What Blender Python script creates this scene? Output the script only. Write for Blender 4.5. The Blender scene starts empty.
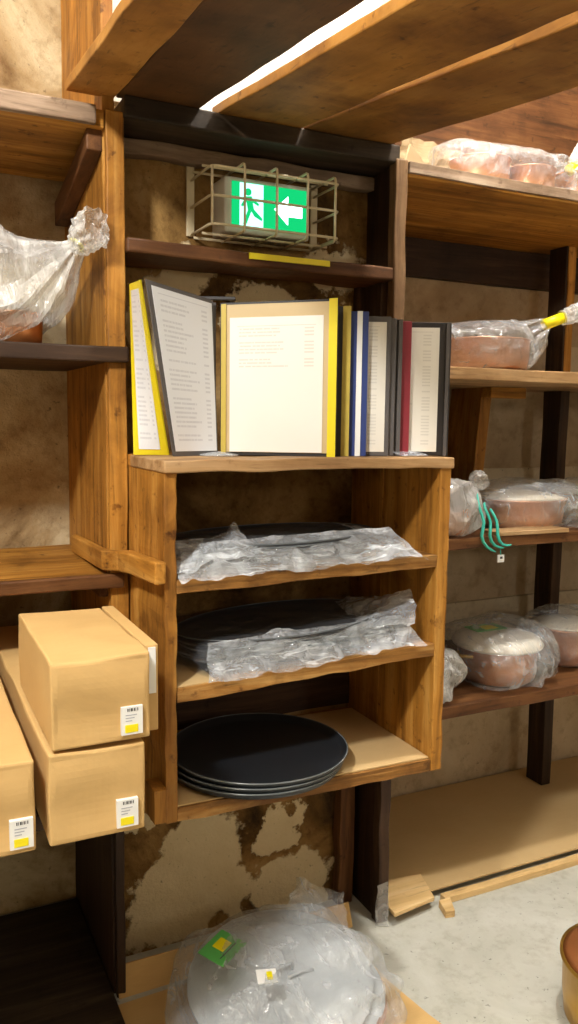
import bpy, bmesh, math, random
from mathutils import Vector, Matrix, noise
C = bpy.context.scene.collection
SC = bpy.context.scene
R = math.radians
random.seed(7)

# ------------------------------------------------------------------ materials
def nt(name):
    m = bpy.data.materials.new(name); m.use_nodes = True
    t = m.node_tree
    for n in list(t.nodes): t.nodes.remove(n)
    return m, t
def N(t, typ, **kw):
    n = t.nodes.new(typ)
    for k, v in kw.items():
        if k in ('inp',):
            for a, b in v.items(): n.inputs[a].default_value = b
        else: setattr(n, k, v)
    return n
def L(t, a, b): t.links.new(a, b)
def ramp(t, fac, stops, interp='LINEAR'):
    r = N(t, 'ShaderNodeValToRGB'); r.color_ramp.interpolation = interp
    e = r.color_ramp.elements
    while len(e) < len(stops): e.new(0.5)
    for i, (p, c) in enumerate(stops):
        e[i].position = p; e[i].color = (c[0], c[1], c[2], 1)
    L(t, fac, r.inputs[0]); return r.outputs[0]
def g(v): return (v, v, v)
def s2l(r, gg, b):
    f = lambda c: ((c/255)/12.92 if c/255 <= .04045 else ((c/255+.055)/1.055)**2.4)
    return (f(r), f(gg), f(b))
def coords(t, scale, kind='Object'):
    tc = N(t, 'ShaderNodeTexCoord'); mp = N(t, 'ShaderNodeMapping')
    mp.inputs['Scale'].default_value = scale
    oi = N(t, 'ShaderNodeObjectInfo'); mul = N(t, 'ShaderNodeVectorMath', operation='SCALE')
    cb = N(t, 'ShaderNodeCombineXYZ')
    for i in range(3): L(t, oi.outputs['Random'], cb.inputs[i])
    L(t, cb.outputs[0], mul.inputs[0]); mul.inputs['Scale'].default_value = 37.0
    ad = N(t, 'ShaderNodeVectorMath', operation='ADD')
    L(t, tc.outputs[kind], mp.inputs['Vector']); L(t, mp.outputs[0], ad.inputs[0]); L(t, mul.outputs[0], ad.inputs[1])
    return ad.outputs[0]
def noi(t, vec, sc, det=5, rough=.6, dist=0):
    n = N(t, 'ShaderNodeTexNoise'); n.inputs['Scale'].default_value = sc; n.inputs['Detail'].default_value = det
    n.inputs['Roughness'].default_value = rough; n.inputs['Distortion'].default_value = dist
    L(t, vec, n.inputs['Vector']); return n.outputs[0]
def mix(t, a, b, fac, mode='MIX'):
    m = N(t, 'ShaderNodeMix', data_type='RGBA', blend_type=mode)
    for s, v in ((m.inputs[0], fac), (m.inputs[6], a), (m.inputs[7], b)):
        if hasattr(v, 'links'): L(t, v, s)
        else: s.default_value = v if not isinstance(v, tuple) else (v[0], v[1], v[2], 1)
    return m.outputs[2]
def bump(t, h, strength=.3, dist=.005):
    b = N(t, 'ShaderNodeBump'); b.inputs['Strength'].default_value = strength; b.inputs['Distance'].default_value = dist
    L(t, h, b.inputs['Height']); return b.outputs[0]
def principled(t, **kw):
    p = N(t, 'ShaderNodeBsdfPrincipled'); o = N(t, 'ShaderNodeOutputMaterial')
    L(t, p.outputs[0], o.inputs[0])
    for k, v in kw.items():
        k = k.replace('_', ' ')
        if hasattr(v, 'links'): L(t, v, p.inputs[k])
        else: p.inputs[k].default_value = (v[0], v[1], v[2], 1) if isinstance(v, tuple) and len(v) == 3 else v
    return p
def plain(name, col, rough=.5, metal=0, spec=.5, var=.15, sc=30):
    m, t = nt(name); v = coords(t, (1, 1, 1)); n = noi(t, v, sc, 4)
    c = mix(t, col, tuple(x*(1-var) for x in col), n)
    principled(t, Base_Color=c, Roughness=rough, Metallic=metal, Specular_IOR_Level=spec)
    return m
def wood(name, dark, mid, light, axis='x', rough=.6, stain=.5, bs=.35, wear=.8, gc=1.):
    m, t = nt(name)
    sc = {'x': (.9, 14, 14), 'y': (14, .9, 14), 'z': (14, 14, .9)}[axis]
    v = coords(t, sc); v2 = coords(t, (1, 1, 1))
    gr = noi(t, v, 2.2, 6, .65, .6)
    fine = noi(t, v, 9, 3, .6)
    if gc < 1: gr = mix(t, noi(t, v2, 6, 6, .6), gr, gc)
    c = ramp(t, gr, [(.25, dark), (.5, mid), (.78, light)])
    c = mix(t, c, mix(t, c, g(.25), 1., 'MULTIPLY'), ramp(t, fine, [(.60, g(0)), (.75, g(.7))]))
    big = noi(t, coords(t, tuple(.35+.65*(q > 1)*1.6 for q in sc)), 3.0, 5, .6, .5)
    c = mix(t, c, mix(t, c, ramp(t, big, [(.34, (.42, .36, .30)), (.62, g(1))]), 1., 'MULTIPLY'), wear)
    st = noi(t, v2, 4.5, 6, .65, .4)
    c = mix(t, c, mix(t, c, (.33, .24, .16), 1., 'MULTIPLY'), ramp(t, st, [(.50, g(0)), (.72, g(stain))]))
    st2 = noi(t, v2, 28, 4, .6)
    c = mix(t, c, mix(t, c, (.3, .22, .15), 1., 'MULTIPLY'), ramp(t, st2, [(.62, g(0)), (.72, g(stain))]))
    principled(t, Base_Color=c, Roughness=rough, Specular_IOR_Level=.3, Normal=bump(t, gr, bs, .004))
    return m
def plaster(name, stops, sc=2.6, patch=None, pstop=(.5, .53), rough=.9, bs=.6, dirt_shade=.75, blobs=None):
    m, t = nt(name); v = coords(t, (1, 1, 1))
    n = noi(t, v, sc, 9, .62, .5)
    c = ramp(t, n, stops)
    f = noi(t, v, sc*9, 6, .65)
    c = mix(t, c, mix(t, c, (.42, .34, .25), 1., 'MULTIPLY'), ramp(t, f, [(.5, g(0)), (.72, g(dirt_shade))]))
    h = n
    if patch:
        pn = noi(t, v, sc*.75, 8, .58, .25)
        if blobs:      # peeled patches: distance to a few spots with a ragged outline
            tc = N(t, 'ShaderNodeTexCoord'); acc = None
            wv = N(t, 'ShaderNodeTexNoise'); wv.inputs['Scale'].default_value = 7; wv.inputs['Detail'].default_value = 8; wv.inputs['Roughness'].default_value = .6
            L(t, tc.outputs['Object'], wv.inputs['Vector'])
            sb = N(t, 'ShaderNodeVectorMath', operation='SUBTRACT'); L(t, wv.outputs['Color'], sb.inputs[0]); sb.inputs[1].default_value = (.5, .5, .5)
            sl = N(t, 'ShaderNodeVectorMath', operation='MULTIPLY_ADD'); L(t, sb.outputs[0], sl.inputs[0]); sl.inputs[1].default_value = (.32, 0, .32); L(t, tc.outputs['Object'], sl.inputs[2])
            for bx, bz, br in blobs:
                mp = N(t, 'ShaderNodeVectorMath', operation='SUBTRACT'); L(t, sl.outputs[0], mp.inputs[0]); mp.inputs[1].default_value = (bx, 0, bz)
                mq = N(t, 'ShaderNodeVectorMath', operation='MULTIPLY'); L(t, mp.outputs[0], mq.inputs[0]); mq.inputs[1].default_value = (1/br, 0, 1/br)
                ln = N(t, 'ShaderNodeVectorMath', operation='LENGTH'); L(t, mq.outputs[0], ln.inputs[0])
                if acc is None: acc = ln.outputs['Value']
                else:
                    mn = N(t, 'ShaderNodeMath', operation='MINIMUM'); L(t, acc, mn.inputs[0]); L(t, ln.outputs['Value'], mn.inputs[1]); acc = mn.outputs[0]
            sc_ = N(t, 'ShaderNodeMath', operation='MULTIPLY'); L(t, acc, sc_.inputs[0]); sc_.inputs[1].default_value = -.5
            ad_ = N(t, 'ShaderNodeMath', operation='ADD'); L(t, sc_.outputs[0], ad_.inputs[0]); ad_.inputs[1].default_value = 1.0
            pn = ad_.outputs[0]
        mk = ramp(t, pn, [(pstop[0], g(0)), (pstop[1], g(1))])
        pc = mix(t, patch[0], patch[1], noi(t, v, sc*4, 6, .6))
        c = mix(t, c, pc, mk); h = mk
    sp = noi(t, v, sc*26, 3, .6)
    c = mix(t, c, mix(t, c, g(.3), 1., 'MULTIPLY'), ramp(t, sp, [(.66, g(0)), (.74, g(.7))]))
    fb = noi(t, v, 40, 6, .7)
    ad = N(t, 'ShaderNodeMath', operation='ADD'); L(t, h, ad.inputs[0]); L(t, fb, ad.inputs[1])
    principled(t, Base_Color=c, Roughness=rough, Specular_IOR_Level=.15, Normal=bump(t, ad.outputs[0], bs, .012))
    return m
def film(name, base=.18, crease=.6, tint=(.9, .92, .95), sc=9, rough=.14, shade=.9, bmp=.9, st=(1, .35, .5), fk=.22):
    """thin crinkled polythene: clear with soft milky folds and glossy glints"""
    m, t = nt(name); v = coords(t, (1, 1, 1)); vs = coords(t, st)
    n1 = noi(t, v, sc, 4, .55, .8); n2 = noi(t, vs, sc*3.2, 4, .6, 1.4)
    mk = mix(t, ramp(t, n1, [(.48, g(0)), (.72, g(1))]), ramp(t, n2, [(.54, g(0)), (.68, g(1))]), .55, 'MIX')
    lw = N(t, 'ShaderNodeLayerWeight'); lw.inputs[0].default_value = .3
    md = N(t, 'ShaderNodeMath', operation='MULTIPLY_ADD'); L(t, mk, md.inputs[0]); md.inputs[1].default_value = crease; md.inputs[2].default_value = base
    ma = N(t, 'ShaderNodeMath', operation='MULTIPLY_ADD'); ma.use_clamp = True
    L(t, lw.outputs['Facing'], ma.inputs[0]); ma.inputs[1].default_value = fk; L(t, md.outputs[0], ma.inputs[2])
    nb = bump(t, mix(t, n1, n2, .4), bmp, .03)
    p = N(t, 'ShaderNodeBsdfPrincipled'); p.inputs['Base Color'].default_value = (*[x*shade for x in tint], 1)
    p.inputs['Roughness'].default_value = rough; p.inputs['Specular IOR Level'].default_value = .8
    L(t, nb, p.inputs['Normal'])
    tr = N(t, 'ShaderNodeBsdfTransparent'); tr.inputs[0].default_value = (.97, .98, .98, 1)
    gl = N(t, 'ShaderNodeBsdfGlossy'); gl.inputs['Roughness'].default_value = .1; L(t, nb, gl.inputs['Normal'])
    m1 = N(t, 'ShaderNodeMixShader'); m1.inputs[0].default_value = .10; L(t, tr.outputs[0], m1.inputs[1]); L(t, gl.outputs[0], m1.inputs[2])
    mx = N(t, 'ShaderNodeMixShader'); L(t, ma.outputs[0], mx.inputs[0]); L(t, m1.outputs[0], mx.inputs[1]); L(t, p.outputs[0], mx.inputs[2])
    o = N(t, 'ShaderNodeOutputMaterial'); L(t, mx.outputs[0], o.inputs[0])
    return m
def emis(name, col, st):
    m, t = nt(name); e = N(t, 'ShaderNodeEmission'); e.inputs[0].default_value = (*col, 1); e.inputs[1].default_value = st
    o = N(t, 'ShaderNodeOutputMaterial'); L(t, e.outputs[0], o.inputs[0]); return m
def page_mat(name, paper, ink, rows=34, lo=.05, hi=.95):
    m, t = nt(name)
    tc = N(t, 'ShaderNodeTexCoord'); sp = N(t, 'ShaderNodeSeparateXYZ'); L(t, tc.outputs['UV'], sp.inputs[0])
    def M(op, a, b=None, c=None):
        n = N(t, 'ShaderNodeMath', operation=op)
        for i, x in enumerate((a, b, c)):
            if x is None: continue
            if hasattr(x, 'links'): L(t, x, n.inputs[i])
            else: n.inputs[i].default_value = x
        return n.outputs[0]
    u, v = sp.outputs[0], sp.outputs[1]
    row = M('MULTIPLY', v, float(rows)); fr = M('FRACT', row); rid = M('FLOOR', row)
    line = M('MULTIPLY', M('GREATER_THAN', fr, .3), M('LESS_THAN', fr, .75))
    wn = N(t, 'ShaderNodeTexWhiteNoise', noise_dimensions='1D'); L(t, rid, wn.inputs['W'])
    on = M('GREATER_THAN', wn.outputs[0], .22)
    end = M('LESS_THAN', u, M('MULTIPLY_ADD', wn.outputs[0], .35, .35))
    cb = N(t, 'ShaderNodeCombineXYZ'); L(t, M('MULTIPLY', u, 40.), cb.inputs[0]); L(t, rid, cb.inputs[1])
    ns = noi(t, cb.outputs[0], 1.0, 1); wd = M('GREATER_THAN', ns, .42)
    price = M('MULTIPLY', M('GREATER_THAN', u, .80), M('LESS_THAN', u, .9))
    xm = M('MAXIMUM', M('MULTIPLY', M('MULTIPLY', M('GREATER_THAN', u, .1), end), wd), price)
    vm = M('MULTIPLY', M('GREATER_THAN', v, lo), M('LESS_THAN', v, hi))
    k = M('MULTIPLY', M('MULTIPLY', M('MULTIPLY', line, on), xm), vm)
    head = M('MULTIPLY', M('MULTIPLY', M('GREATER_THAN', v, hi+.012), M('LESS_THAN', v, hi+.018)), M('MULTIPLY', M('GREATER_THAN', u, .08), M('LESS_THAN', u, .92)))
    k = M('MAXIMUM', k, head)
    c = mix(t, paper, ink, M('MULTIPLY', k, .26))
    p = principled(t, Base_Color=c, Roughness=.45, Specular_IOR_Level=.4)
    p.inputs['Coat Weight'].default_value = .25; p.inputs['Coat Roughness'].default_value = .15
    return m

M = {}
ORG = (s2l(112, 70, 20), s2l(188, 130, 50), s2l(222, 172, 92))
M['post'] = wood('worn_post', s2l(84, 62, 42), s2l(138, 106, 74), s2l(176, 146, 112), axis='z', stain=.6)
for ax in 'xyz':
    M['orange_'+ax] = wood('orange_wood_'+ax, *ORG, axis=ax, stain=.85)
    M['brown_'+ax] = wood('brown_wood_'+ax, s2l(60, 36, 18), s2l(104, 66, 34), s2l(140, 96, 56), axis=ax, stain=.7)
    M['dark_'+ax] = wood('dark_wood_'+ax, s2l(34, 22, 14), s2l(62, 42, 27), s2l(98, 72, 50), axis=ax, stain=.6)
    M['pale_'+ax] = wood('pale_wood_'+ax, s2l(150, 112, 72), s2l(192, 154, 108), s2l(224, 192, 150), axis=ax, stain=.35)
M['plank_a'] = wood('plank_golden', s2l(120, 78, 26), s2l(164, 114, 48), s2l(196, 148, 82), axis='y', stain=.8, gc=.35)
M['plank_b'] = wood('plank_umber', s2l(66, 42, 20), s2l(98, 64, 32), s2l(126, 88, 50), axis='y', stain=.8, gc=.35)
M['plank_c'] = wood('plank_tan', s2l(112, 72, 24), s2l(158, 108, 42), s2l(190, 142, 74), axis='y', stain=.85, gc=.35)
M['dusty'] = wood('dusty_shelf_wood', s2l(100, 80, 62), s2l(150, 126, 104), s2l(190, 170, 148), axis='x', stain=.7)
M['end_grain'] = wood('ply_edge', s2l(52, 32, 14), s2l(168, 118, 56), s2l(222, 180, 112), axis='x', stain=.8, bs=.9)
M['ply'] = wood('new_plywood', s2l(196, 156, 98), s2l(226, 190, 132), s2l(240, 212, 164), axis='x', stain=.2, wear=.3)
M['dirt_shade'] = wood('near_black_wood', s2l(36, 28, 20), s2l(58, 46, 34), s2l(92, 78, 60), axis='x', stain=.6)  # near-black wood; on the floor board its darkness stands for shade
M['wall_l'] = plaster('plaster_cream_stained', [(.30, s2l(110, 82, 50)), (.42, s2l(170, 146, 108)), (.55, s2l(206, 190, 156)), (.75, s2l(228, 216, 190))], 2.6, dirt_shade=.55)
M['wall_m'] = plaster('plaster_peeling', [(.34, s2l(48, 34, 20)), (.47, s2l(112, 82, 42)), (.60, s2l(158, 124, 74)), (.8, s2l(190, 164, 118))], 3.4,
                      patch=(s2l(232, 216, 180), s2l(206, 184, 140)), pstop=(.49, .54), blobs=((-.15, .22, .15), (-.22, .10, .13), (-.05, .12, .12), (.13, .27, .07), (-.36, .42, .06), (.16, .06, .12), (.25, 1.80, .10), (-.20, 1.66, .13), (.05, 1.64, .10)))
M['wall_r'] = plaster('plaster_tan', [(.28, s2l(150, 128, 98)), (.5, s2l(194, 172, 140)), (.75, s2l(220, 204, 176))], 2.2, dirt_shade=.5)
M['wall_o'] = plaster('plaster_dull', [(.3, s2l(120, 106, 84)), (.7, s2l(160, 146, 122))], 1.5)
M['wall_o2'] = plaster('bright_band_plaster', [(.3, s2l(196, 178, 148)), (.7, s2l(226, 212, 184))], 3, dirt_shade=.4)  # pale tone for the added bright bands on the right bay wall
M['ceil'] = plaster('ceiling_whitewash', [(.3, s2l(225, 220, 208)), (.7, s2l(244, 242, 236))], 1.5)
M['concrete'] = plaster('floor_concrete', [(.3, s2l(166, 165, 154)), (.5, s2l(184, 183, 172)), (.7, s2l(198, 197, 188))], 3.0, rough=.75, bs=.15, dirt_shade=.3)
def card(name, a, b):
    m, t = nt(name); v = coords(t, (1, 1, 1)); n = noi(t, v, 5, 5, .6); f = noi(t, coords(t, (4, 60, 4)), 8, 3)
    c = mix(t, a, b, n); c = mix(t, c, mix(t, c, g(.86), 1., 'MULTIPLY'), f)
    principled(t, Base_Color=c, Roughness=.75, Specular_IOR_Level=.2, Normal=bump(t, noi(t, coords(t, (1.5, 1.5, 4)), 4, 3, .5, .8), .12, .012)); return m
M['card'] = card('cardboard', s2l(218, 182, 124), s2l(204, 164, 104))
M['card2'] = card('cardboard_pale', s2l(218, 188, 138), s2l(202, 168, 116))
M['card3'] = card('cardboard_grey', s2l(168, 146, 112), s2l(150, 128, 96))
M['tape'] = plain('packing_tape', s2l(220, 186, 132), .3, 0, .6, .05)
M['label'] = plain('label_white', s2l(236, 236, 234), .5, var=.04)
M['yellow'] = plain('label_yellow', s2l(244, 226, 10), .45, var=.05)
M['ink'] = plain('ink_dark', s2l(70, 70, 74), .6, var=.1)
M['inkl'] = plain('ink_grey', s2l(176, 178, 186), .6, var=.1)
M['cage'] = plain('cream_wire', s2l(226, 210, 172), .45, .0, .5, .2)
M['plastic_white'] = plain('sign_housing', s2l(214, 210, 200), .45, var=.08)
M['egreen'] = emis('sign_green', (.005, .42, .12), 1.5)
M['ewhite'] = emis('sign_white', (.62, 1.0, .88), 4.5)
M['epale'] = emis('sign_pale', (.45, .95, .85), 1.9)
M['tray'] = plain('tray_black', (.018, .021, .026), .42, 0, .5, .3, 60)
M['rim'] = plain('tray_rim', (.16, .18, .19), .25, 0, .7, .2)
M['copper'] = plain('copper', s2l(224, 146, 88), .34, .7, .5, .5, 9)
M['copper_p'] = plain('copper_pink', s2l(228, 164, 124), .38, .55, .5, .45, 9)
M['brass'] = plain('brass', s2l(206, 160, 70), .35, .8, .5, .2, 14)
M['film'] = film('polythene_clear', .08, .45)
M['film_m'] = film('polythene_milky', .26, .40, (.95, .94, .92), 7)
M['film_t'] = film('polythene_crinkled', .10, .85, (.86, .90, .98), 16, .12)
M['film_s'] = film('polythene_sleeve', .01, .09, (.86, .90, .98), 12, .12, bmp=.5, fk=.06)
M['film_e'] = film('polythene_folded_edge', .22, .95, (.90, .94, 1.0), 12, .12, st=(.3, 1, 1.6))
M['film_f'] = film('polythene_floor', .12, .38, (.88, .91, .94), 7, .10, bmp=1.4)
M['paper'] = plain('white_paper', s2l(232, 222, 204), .6, var=.06)
M['teal'] = plain('teal_strap', s2l(60, 186, 168), .4, var=.1)
M['lidgrey'] = plain('grey_metal', s2l(196, 202, 208), .38, .1, .5, .12, 8)
M['greenlab'] = plain('label_green', s2l(96, 188, 96), .4, var=.12)
M['page'] = page_mat('menu_page', s2l(222, 224, 228), s2l(120, 120, 140))
M['page_c'] = page_mat('menu_page_wine', s2l(226, 222, 214), s2l(180, 110, 80), 40, .62, .92)
M['page_n'] = page_mat('menu_page_narrow', s2l(226, 222, 212), s2l(150, 145, 140), 40)
M['beige'] = plain('menu_beige', s2l(196, 172, 128), .5, var=.1)
M['yell'] = plain('menu_yellow', s2l(226, 206, 30), .4, var=.12)
M['yell_d'] = plain('menu_dull_yellow', s2l(196, 172, 74), .45, var=.2)
M['black'] = plain('menu_black', s2l(40, 36, 36), .45, var=.2)
M['grey'] = plain('menu_grey', s2l(92, 88, 88), .45, var=.25)
M['blue'] = plain('menu_blue', s2l(48, 66, 128), .4, var=.2)
M['red'] = plain('menu_burgundy', s2l(140, 44, 56), .4, var=.2)
M['clear'] = film('clear_acrylic', .25, .1, (.9, .93, .95), 5)
M['twist'] = plain('yellow_twist', s2l(232, 222, 130), .5)

# ------------------------------------------------------------------ mesh helpers
class MB:
    def __init__(s): s.bm = bmesh.new(); s.uv = None
    def face(s, vs):
        try: return s.bm.faces.new(vs)
        except ValueError: return None
    def grid(s, P, closed_u=False, uv=False):
        rows = [[s.bm.verts.new(p) for p in r] for r in P]
        nu, nv = len(rows), len(rows[0])
        if uv and s.uv is None: s.uv = s.bm.loops.layers.uv.new('UVMap')
        for i in range(nu-1):
            for j in range(nv if closed_u else nv-1):
                k = (j+1) % nv
                f = s.face([rows[i][j], rows[i][k], rows[i+1][k], rows[i+1][j]])
                if uv and f:
                    for lp, (a, b) in zip(f.loops, ((j, i), (j+1, i), (j+1, i+1), (j, i+1))):
                        lp[s.uv].uv = (a/(nv-1), 1-b/(nu-1))
        return rows
    def box(s, x0, x1, y0, y1, z0, z1, jit=0, n=1, seed=0, freq=6):
        """a board, cut along its longest axis and given uneven edges"""
        d = [x1-x0, y1-y0, z1-z0]; ax = d.index(max(d)); P = []
        o = [i for i in range(3) if i != ax]
        lo = (x0, y0, z0); hi = (x1, y1, z1)
        for i in range(n+1):
            ring = []
            for a, b in ((0, 0), (1, 0), (1, 1), (0, 1)):
                p = [0, 0, 0]; p[ax] = lo[ax]+d[ax]*i/n
                p[o[0]] = hi[o[0]] if a else lo[o[0]]; p[o[1]] = hi[o[1]] if b else lo[o[1]]
                v = Vector(p)
                if jit:
                    w = noise.noise_vector(v*freq+Vector((seed*3.1, seed*1.7, seed*.9)))
                    w[ax] = 0; v += w*jit
                ring.append(v)
            P.append(ring)
        rows = s.grid(P, True)
        s.face(rows[0]); s.face(rows[-1][::-1]); return s
    def prism(s, pts, d):
        """polygon pts extruded by vector d"""
        d = Vector(d); a = [s.bm.verts.new(p) for p in pts]; b = [s.bm.verts.new(Vector(p)+d) for p in pts]
        s.face(a); s.face(b[::-1]); n = len(a)
        for i in range(n): s.face([a[i], b[i], b[(i+1) % n], a[(i+1) % n]])
        return s
    def tube(s, pts, r, n=8, close=True):
        pts = [Vector(p) for p in pts]; P = []; prev = None
        for i, p in enumerate(pts):
            d = (pts[min(i+1, len(pts)-1)]-pts[max(i-1, 0)]).normalized()
            u = prev if prev is not None else (Vector((0, 0, 1)) if abs(d.z) < .9 else Vector((1, 0, 0)))
            a = d.cross(u).normalized(); b = a.cross(d).normalized(); prev = b
            rr = r[i] if isinstance(r, (list, tuple)) else r
            P.append([p+a*math.cos(k*2*math.pi/n)*rr+b*math.sin(k*2*math.pi/n)*rr for k in range(n)])
        rows = s.grid(P, True)
        if close: s.face(rows[0]); s.face(rows[-1][::-1])
        return s
    def lathe(s, prof, c, n=48, sx=1, sy=1, rot=None):
        c = Vector(c); P = []
        for r, z in prof:
            P.append([Vector((math.cos(k*2*math.pi/n)*max(r, 1e-4)*sx, math.sin(k*2*math.pi/n)*max(r, 1e-4)*sy, z)) for k in range(n)])
        P = [[(rot @ p if rot else p)+c for p in ring] for ring in P]
        rows = s.grid(P, True)
        return s
    def build(s, name, mat, parent=None, bevel=0, smooth=False, sub=0, solid=0):
        bmesh.ops.remove_doubles(s.bm, verts=s.bm.verts, dist=1e-5)
        bmesh.ops.recalc_face_normals(s.bm, faces=s.bm.faces)
        me = bpy.data.meshes.new(name)
        root = parent
        while root and root.parent: root = root.parent
        if root is not None:
            off = root.location.copy()
        else:
            xs = [v.co for v in s.bm.verts]
            off = Vector(((min(p.x for p in xs)+max(p.x for p in xs))/2, (min(p.y for p in xs)+max(p.y for p in xs))/2, min(p.z for p in xs)))
        for v in s.bm.verts: v.co -= off
        s.bm.to_mesh(me); s.bm.free()
        if smooth: me.polygons.foreach_set('use_smooth', [True]*len(me.polygons))
        me.materials.append(M[mat] if isinstance(mat, str) else mat)
        o = bpy.data.objects.new(name, me); C.objects.link(o)
        if parent: o.parent = parent
        else: o.location = off
        if bevel:
            b = o.modifiers.new('bevel', 'BEVEL'); b.width = bevel; b.segments = 2; b.limit_method = 'ANGLE'; b.angle_limit = R(40)
        if solid:
            q = o.modifiers.new('thickness', 'SOLIDIFY'); q.thickness = solid; q.offset = 0
        if sub:
            q = o.modifiers.new('sub', 'SUBSURF'); q.levels = sub; q.render_levels = sub
        return o
def tag(o, label, cat, group=None, kind=None):
    o['label'] = label; o['category'] = cat
    if group: o['group'] = group
    if kind: o['kind'] = kind
    return o
def thing(name, label, cat, loc, group=None):
    o = bpy.data.objects.new(name, None); C.objects.link(o); o.location = loc; o.empty_display_size = .05
    return tag(o, label, cat, group)
def struct(o): o['kind'] = 'structure'; return o
def B(*a, **k): return MB().box(*a, **k)
def dup(root, loc, label):
    r = root.copy(); C.objects.link(r); r.location = loc; r['label'] = label
    for ch in list(root.children):
        c = ch.copy(); C.objects.link(c); c.parent = r
        for gch in list(ch.children):
            d = gch.copy(); C.objects.link(d); d.parent = c
    return r
def ridged(p, f, o=3):
    a = 0; amp = 1; s = 0
    for i in range(o):
        a += amp*(1-2*abs(noise.noise(p*f))); s += amp; amp *= .5; f *= 2.1
    return a/s

# ------------------------------------------------------------------ the setting
XL, XR, YF, CE = -1.7, 3.4, -2.2, 3.6
struct(B(XL-.1, XR+.1, YF-.1, 2.7, -.08, 0).build('floor', 'concrete'))
struct(B(XL-.1, XR+.1, YF-.1, 2.7, CE, CE+.08).build('ceiling', 'ceil'))
struct(B(XL, .466, 2.31, 2.68, 0, CE).build('wall_back_left', 'wall_l'))
struct(B(.466, 1.212, 1.985, 2.68, 0, 2.14).build('wall_back_middle', 'wall_m'))
struct(B(.466, 1.212, 1.985, 2.68, 2.14, CE).build('wall_back_upper', 'ceil'))
struct(B(1.212, XR, 2.44, 2.68, 0, CE).build('wall_back_right', 'wall_r'))
struct(B(XL-.12, XL, YF, 2.68, 0, CE).build('wall_left', 'wall_o'))
struct(B(XR, XR+.12, YF, 2.68, 0, CE).build('wall_right', 'wall_o'))
struct(B(XL, XR, YF-.12, YF, 0, CE).build('wall_front', 'wall_o'))

# ------------------------------------------------------------------ left shelving
t = thing('wall_shelving', 'worn wooden wall shelving in the left recess with orange upright', 'shelving', (-.4, 2.1, 0))
B(.440, .466, 1.86, 2.308, .69, CE, jit=.003, n=30).build('side_panel', 'orange_z', t)
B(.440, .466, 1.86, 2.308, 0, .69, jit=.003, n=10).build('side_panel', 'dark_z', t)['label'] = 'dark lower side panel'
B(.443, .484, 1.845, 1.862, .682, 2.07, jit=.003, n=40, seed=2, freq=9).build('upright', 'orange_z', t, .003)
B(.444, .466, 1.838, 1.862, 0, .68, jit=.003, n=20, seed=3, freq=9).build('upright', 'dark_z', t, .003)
for i, (z0, z1, m) in enumerate(((2.030, 2.068, 'orange_x'), (1.530, 1.563, 'dark_x'), (1.022, 1.052, 'orange_x'))):
    B(XL, .441, 1.845, 2.308, z0, z1, jit=.003, n=30, seed=i+4).build('shelf', m, t, .003)
    B(XL, (.42, .486, .470)[i], 1.826, 1.8445, z0-.001, z1+.001, jit=.003, n=40, seed=i+30).build('shelf_lip', ('dusty', 'dark_x', 'brown_x')[i], t, .004)
B(XL, .355, 1.42, 1.82, .682, .711, jit=.002, n=20, seed=9).build('shelf', 'dark_x', t, .003)
B(XL, .438, 1.82, 2.308, .682, .711).build('shelf', 'dark_x', t, .003)
MB().prism([(.405, 1.86, 2.03), (.405, 1.86, 1.985), (.405, 2.25, 1.90), (.405, 2.25, 1.96)], (.035, 0, 0)).build('shelf_bearer', 'brown_y', t, .003)
B(.418, .440, 1.86, 2.3, .995, 1.024).build('shelf_bearer', 'brown_y', t, .003)

# ------------------------------------------------------------------ right shelving
t = thing('wall_shelving', 'tall wooden wall shelving in the right recess holding bagged copper pans', 'shelving', (1.9, 2.2, 0))
B(1.190, 1.212, 1.86, 2.0, 0, 2.06, jit=.002, n=20).build('side_panel', 'dark_z', t)
B(1.178, 1.213, 1.826, 1.860, 0, .556, jit=.004, n=20, seed=6, freq=9).build('upright', 'dark_z', t, .004)['label'] = 'lower post with shadow put into its colour'  # post foot in darker wood, painting in the shadow below the cabinet
B(1.178, 1.213, 1.826, 1.860, .556, 2.068, jit=.004, n=40, seed=5, freq=9).build('upright', 'post', t, .004)
for i, (z0, z1, m) in enumerate(((2.030, 2.066, 'orange_x'), (1.523, 1.557, 'pale_x'), (1.050, 1.082, 'brown_x'), (.563, .597, 'brown_x'))):
    B(1.216, XR, 1.83, 2.438, z0, z1, jit=.003, n=40, seed=i+14).build('shelf', m, t, .003)
B(1.55, 1.82, 1.824, 1.90, 1.0825, 1.094, jit=.001, n=8).build('lath', 'pale_x', t, .001)
B(1.214, XR, 1.822, 1.832, 2.036, 2.064, jit=.002, n=30, seed=3).build('lipping', 'dusty', t, .002)
MB().box(2.192, 2.226, 2.262, 2.345, 1.557, 2.03, jit=.003, n=20).build('rear_post', 'orange_z', t, .003)
B(2.182, 2.1915, 2.264, 2.348, 1.557, 2.03, jit=.002, n=20, seed=8).build('rear_post', 'dark_z', t, .002)
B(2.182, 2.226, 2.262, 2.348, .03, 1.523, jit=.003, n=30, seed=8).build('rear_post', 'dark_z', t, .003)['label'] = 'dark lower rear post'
MB().prism([(1.802, 2.23, 1.523), (1.847, 2.23, 1.523), (1.807, 2.23, 1.082), (1.764, 2.23, 1.082)], (0, .17, 0)).build('bracket', 'orange_z', t, .003)
B(1.80, 1.95, 2.18, 2.228, 1.487, 1.523).build('bracket_block', 'orange_x', t, .003)
B(1.216, XR, 2.41, 2.438, 1.90, 2.03, jit=.003, n=20).build('back_rail', 'dark_x', t, .003)
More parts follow.
